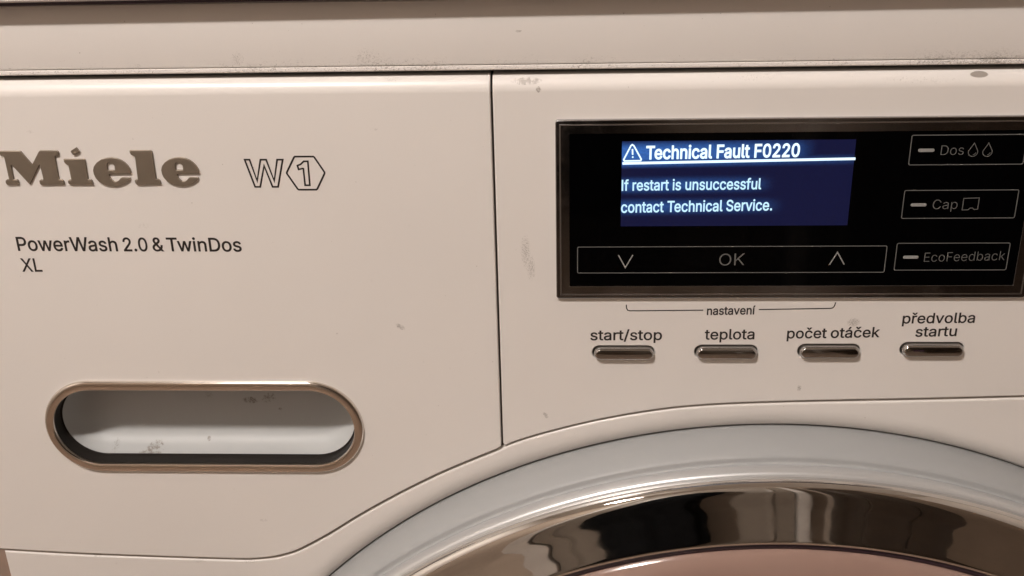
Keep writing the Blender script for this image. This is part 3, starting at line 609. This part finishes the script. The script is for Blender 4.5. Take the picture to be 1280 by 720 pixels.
cp[0] = (xm0, cp[0][1]); cp[7] = (xm0, cp[7][1]); cp[1] = (xm1, cp[1][1]); cp[2] = (xm1, cp[2][1])
link('capsule_symbol', stroke(cp, 1.0*px, YK2, True), M_grey, disp)

# --- door
def prof_y(p): return [(r, -h) for r, h in p]
door = (link('door', revolve(CX, CZ, prof_y(cat([(.2298, .0160), (.2303, .0172), (.2303, .0186), (.2298, .0196), (.2293, .0202), (.2295, .0210), (.2298, .0222), (.2297, .0234), (.2292, .0245), (.2283, .0254), (.2270, .0261), (.2250, .0267), (.2220, .0275), (.2185, .0286), (.2150, .0297), (.2120, .0307), (.2104, .0312), (.2094, .0312), (.2087, .0306), (.2084, .0296)], 3)), n=288, ang=60), M_chrome, wm))
link('door_frame', revolve(CX, CZ, prof_y(cat([(.2357, -.006), (.23575, -.003), (.2358, .0000), (.2357, .0030), (.2354, .0065), (.2348, .0100), (.2340, .0125), (.2331, .0138), (.2322, .0141), (.2314, .0144), (.2309, .0151), (.2306, .0165)], 3)), n=288, ang=60), M_doorgrey, door)
M_silver = mat('satin_silver', (.60, .60, .60), .38, .6)
link('silver_rim', revolve(CX, CZ, prof_y(cat([(.2308, .0150), (.2309, .0160), (.2309, .0176), (.2307, .0190), (.2300, .0199), (.2292, .0202)], 3)), n=288, ang=60), M_silver, door)
link('door_seal', revolve(CX, CZ, prof_y([(.2086, .0296), (.2076, .0303), (.2066, .0300), (.2062, .0290)])), M_purple, door)
link('door_glass', revolve(CX, CZ, prof_y([(.2066, .0292), (.2058, .0305), (.2045, .0318), (.2015, .0335), (.196, .0355), (.185, .038), (.15, .043), (.10, .047), (.05, .049), (.002, .0495)]), cap=True), M_doorin, door)

# ================================================================== what stands above and around
def build_cover():
    YC = -.0038
    z_a = at(0, 4.2, YC).z; z_b = at(300, -1.5, YC).z
    sl = (z_b-z_a)/(at(300, 0, YC).x-at(0, 0, YC).x)
    return YC, z_a, sl
YC, zc, slc = build_cover()
xc = at(0, 4, YC).x
ang = math.atan(slc)
top = empty('worktop', (0.1, .3, zc)); ORIG['worktop'] = Vector((.1, .3, zc))
prop(top, 'pale worktop edge running just above the lid of the washing machine', 'worktop')
M_top = enamel('pale_worktop', (.62, .58, .55), [], .4)
me = profile_x([(YC, .0006), (YC-.0001, .03), (YC+.002, .032), (.62, .032), (.62, 0), (YC+.0006, 0)], -.32, .62)
for v in me.vertices: v.co.z += zc+(v.co.x-xc)*slc
link('top_board', me, M_top, top)
me = profile_x([(YC+.0012, -.0011), (YC+.0012, -.0001), (.60, -.0001), (.60, -.0011)], -.31, .61)
for v in me.vertices: v.co.z += zc+(v.co.x-xc)*slc
link('dark_edge_strip', me, M_purple, top)  # thin dark strip along the underside of the worktop edge

def plain(name, col, rough=.6, ns=6, amt=.15):
    m = mat(name, col, rough); T = NT(m)
    T.lk(T.mixc(T.mapr(T.noise(ns, 5, .6), .3, .7), tuple(v*(1-amt) for v in col), col), T.b.inputs['Base Color'])
    return m
M_wall = plain('beige_wall', (.70, .64, .58)); M_floor = plain('warm_floor', (.42, .31, .235), .45, 9, .35)
M_brown = plain('dark_brown_wood', (.045, .03, .02), .4, 12, .4); M_white = plain('painted_wood', (.6, .55, .5), .4)
M_stand_in = plain('black_cloth', (.006, .006, .0065), .9, 20, .5)
M_stand_in.node_tree.nodes['Principled BSDF'].inputs['Specular IOR Level'].default_value = .1
def st(name, me, m): return prop(link(name, me, m), kind='structure')
X0, X1, Y0, Y1, Z1 = -1.15, 1.35, -1.55, .66, 1.65
st('floor', box(X0, X1, Y0, Y1, FLOOR-.02, FLOOR), M_floor)
st('ceiling', box(X0, X1, Y0, Y1, Z1, Z1+.02), M_wall)
st('back_wall', box(X0, X1, Y1, Y1+.02, FLOOR, Z1), M_wall)
st('left_wall', box(X0-.02, X0, Y0, Y1, FLOOR, Z1), M_wall)
st('right_wall', box(X1, X1+.02, Y0, Y1, FLOOR, Z1), M_wall)
M_wall2 = plain('taupe_wall', (.42, .34, .27))
st('front_wall', box(X0, X1, Y0-.02, Y0, FLOOR, Z1), M_wall2)

sc_ = empty('side_cabinet', (-.30, .3, FLOOR)); ORIG['side_cabinet'] = Vector((-.30, .3, FLOOR))
prop(sc_, 'brownish cabinet side seen past the bottom left corner of the washing machine', 'cabinet')
M_cab = plain('brown_beige_laminate', (.33, .24, .19), .45)
link('carcass', box(-.42, -.212, .03, .60, FLOOR+.06, .06, .001), M_cab, sc_)
link('cabinet_door', box(-.42, -.2055, .012, .0295, FLOOR+.065, .055, .0015), M_cab, sc_)

# room things that the chrome mirrors
M_doorleaf = plain('taupe_door_paint', (.24, .20, .16), .45)
dr = empty('panelled_door', (.1, Y0+.03, FLOOR)); ORIG['panelled_door'] = Vector((.1, Y0+.03, FLOOR))
prop(dr, 'taupe panelled room door with white frame in the wall facing the washing machine', 'door')
link('door_leaf', box(-.32, .385, Y0+.005, Y0+.045, FLOOR+.01, 1.25, .003), M_doorleaf, dr)
for a, b in ((-.40, -.325), (.39, .425)): link('door_frame_post', box(a, b, Y0+.002, Y0+.07, FLOOR, 1.33, .004), M_white, dr)
link('door_frame_head', box(-.324, .389, Y0+.002, Y0+.07, 1.255, 1.33, .004), M_white, dr)
for a in (-.27, .06):
    for z0, z1 in ((-.65, .05), (.15, 1.1)): link('door_panel', sweep(a, z0, a+.27, z1, .01, [(0, Y0+.046), (.01, Y0+.058), (.02, Y0+.050), (.03, Y0+.047)], 2, cap=True), M_doorleaf, dr)
cb = empty('added_cabinet', (.9, Y0+.2, FLOOR)); ORIG['added_cabinet'] = Vector((.9, Y0+.2, FLOOR))  # added out of view to give the chrome a dark brown reflection
prop(cb, 'tall dark brown cabinet added by the room door for the chrome to mirror', 'cabinet')
link('carcass', box(.50, .73, Y0+.003, Y0+.32, FLOOR+.05, 1.0, .003), M_brown, cb)
for a in (.503, .617): link('cabinet_door', box(a, a+.110, Y0+.322, Y0+.34, FLOOR+.06, .99, .002), M_brown, cb)

# dark form with hook, added out of view so the chrome mirrors dark clothing
def coat():
    ct = empty('reflection_stand_in', (.03, -1.36, -.4)); ORIG['reflection_stand_in'] = Vector((.03, -1.36, -.4))
    prop(ct, 'dark form added out of view, mirrored in the chrome as dark clothing', 'coat')
    vs, fs = [], []; nz, na = 40, 48
    for i in range(nz):
        t = i/(nz-1); z = .72-1.20*t; wdt = .03+.09*min(1, t*4)**.5+.02*t; dep = .05+.03*t
        for j in range(na):
            a = 2*math.pi*j/na
            f = 1+.10*math.sin(7*a+2*t)*min(1, 3*t)+.05*math.sin(13*a-3*t)
            vs.append((-.01+wdt*f*math.cos(a)+.015*math.sin(5*t), -1.38+dep*f*math.sin(a), z))
    for i in range(nz-1):
        for j in range(na):
            k = (j+1) % na; fs.append((i*na+j, i*na+k, (i+1)*na+k, (i+1)*na+j))
    fs.append(tuple(range(na))); fs.append(tuple((nz-1)*na+j for j in range(na)))
    link('stand_in_cloth', mesh_from(vs, fs, 60), M_stand_in, ct)
    link('hook', box(.02, .04, -1.50, -1.37, .70, .735, .004), M_chrome, ct)
coat()

# the lamp that lights the machine
pl = empty('pendant_lamp', LAMP); ORIG['pendant_lamp'] = LAMP.copy()
prop(pl, 'small pendant lamp hanging from the ceiling in front of the machine', 'lamp')
def lathe_z(cx, cy, prof, n=32):
    vs, fs = [], []; m = len(prof)
    for i in range(n):
        t = 2*math.pi*i/n; vs += [(cx+r*math.cos(t), cy+r*math.sin(t), z) for r, z in prof]
    for i in range(n):
        j = (i+1) % n
        for k in range(m-1): fs.append((i*m+k, j*m+k, j*m+k+1, i*m+k+1))
    return mesh_from(vs, fs, 40)
lx, ly, lz = LAMP
link('lamp_shade', lathe_z(lx, ly, [(.09, lz+.045), (.075, lz+.08), (.05, lz+.115), (.02, lz+.13), (.02, lz+.127), (.048, lz+.112), (.073, lz+.078), (.088, lz+.045)]), M_white, pl)
link('cord', lathe_z(lx, ly, [(.003, lz+.12), (.003, Z1)], 8), M_dark, pl)
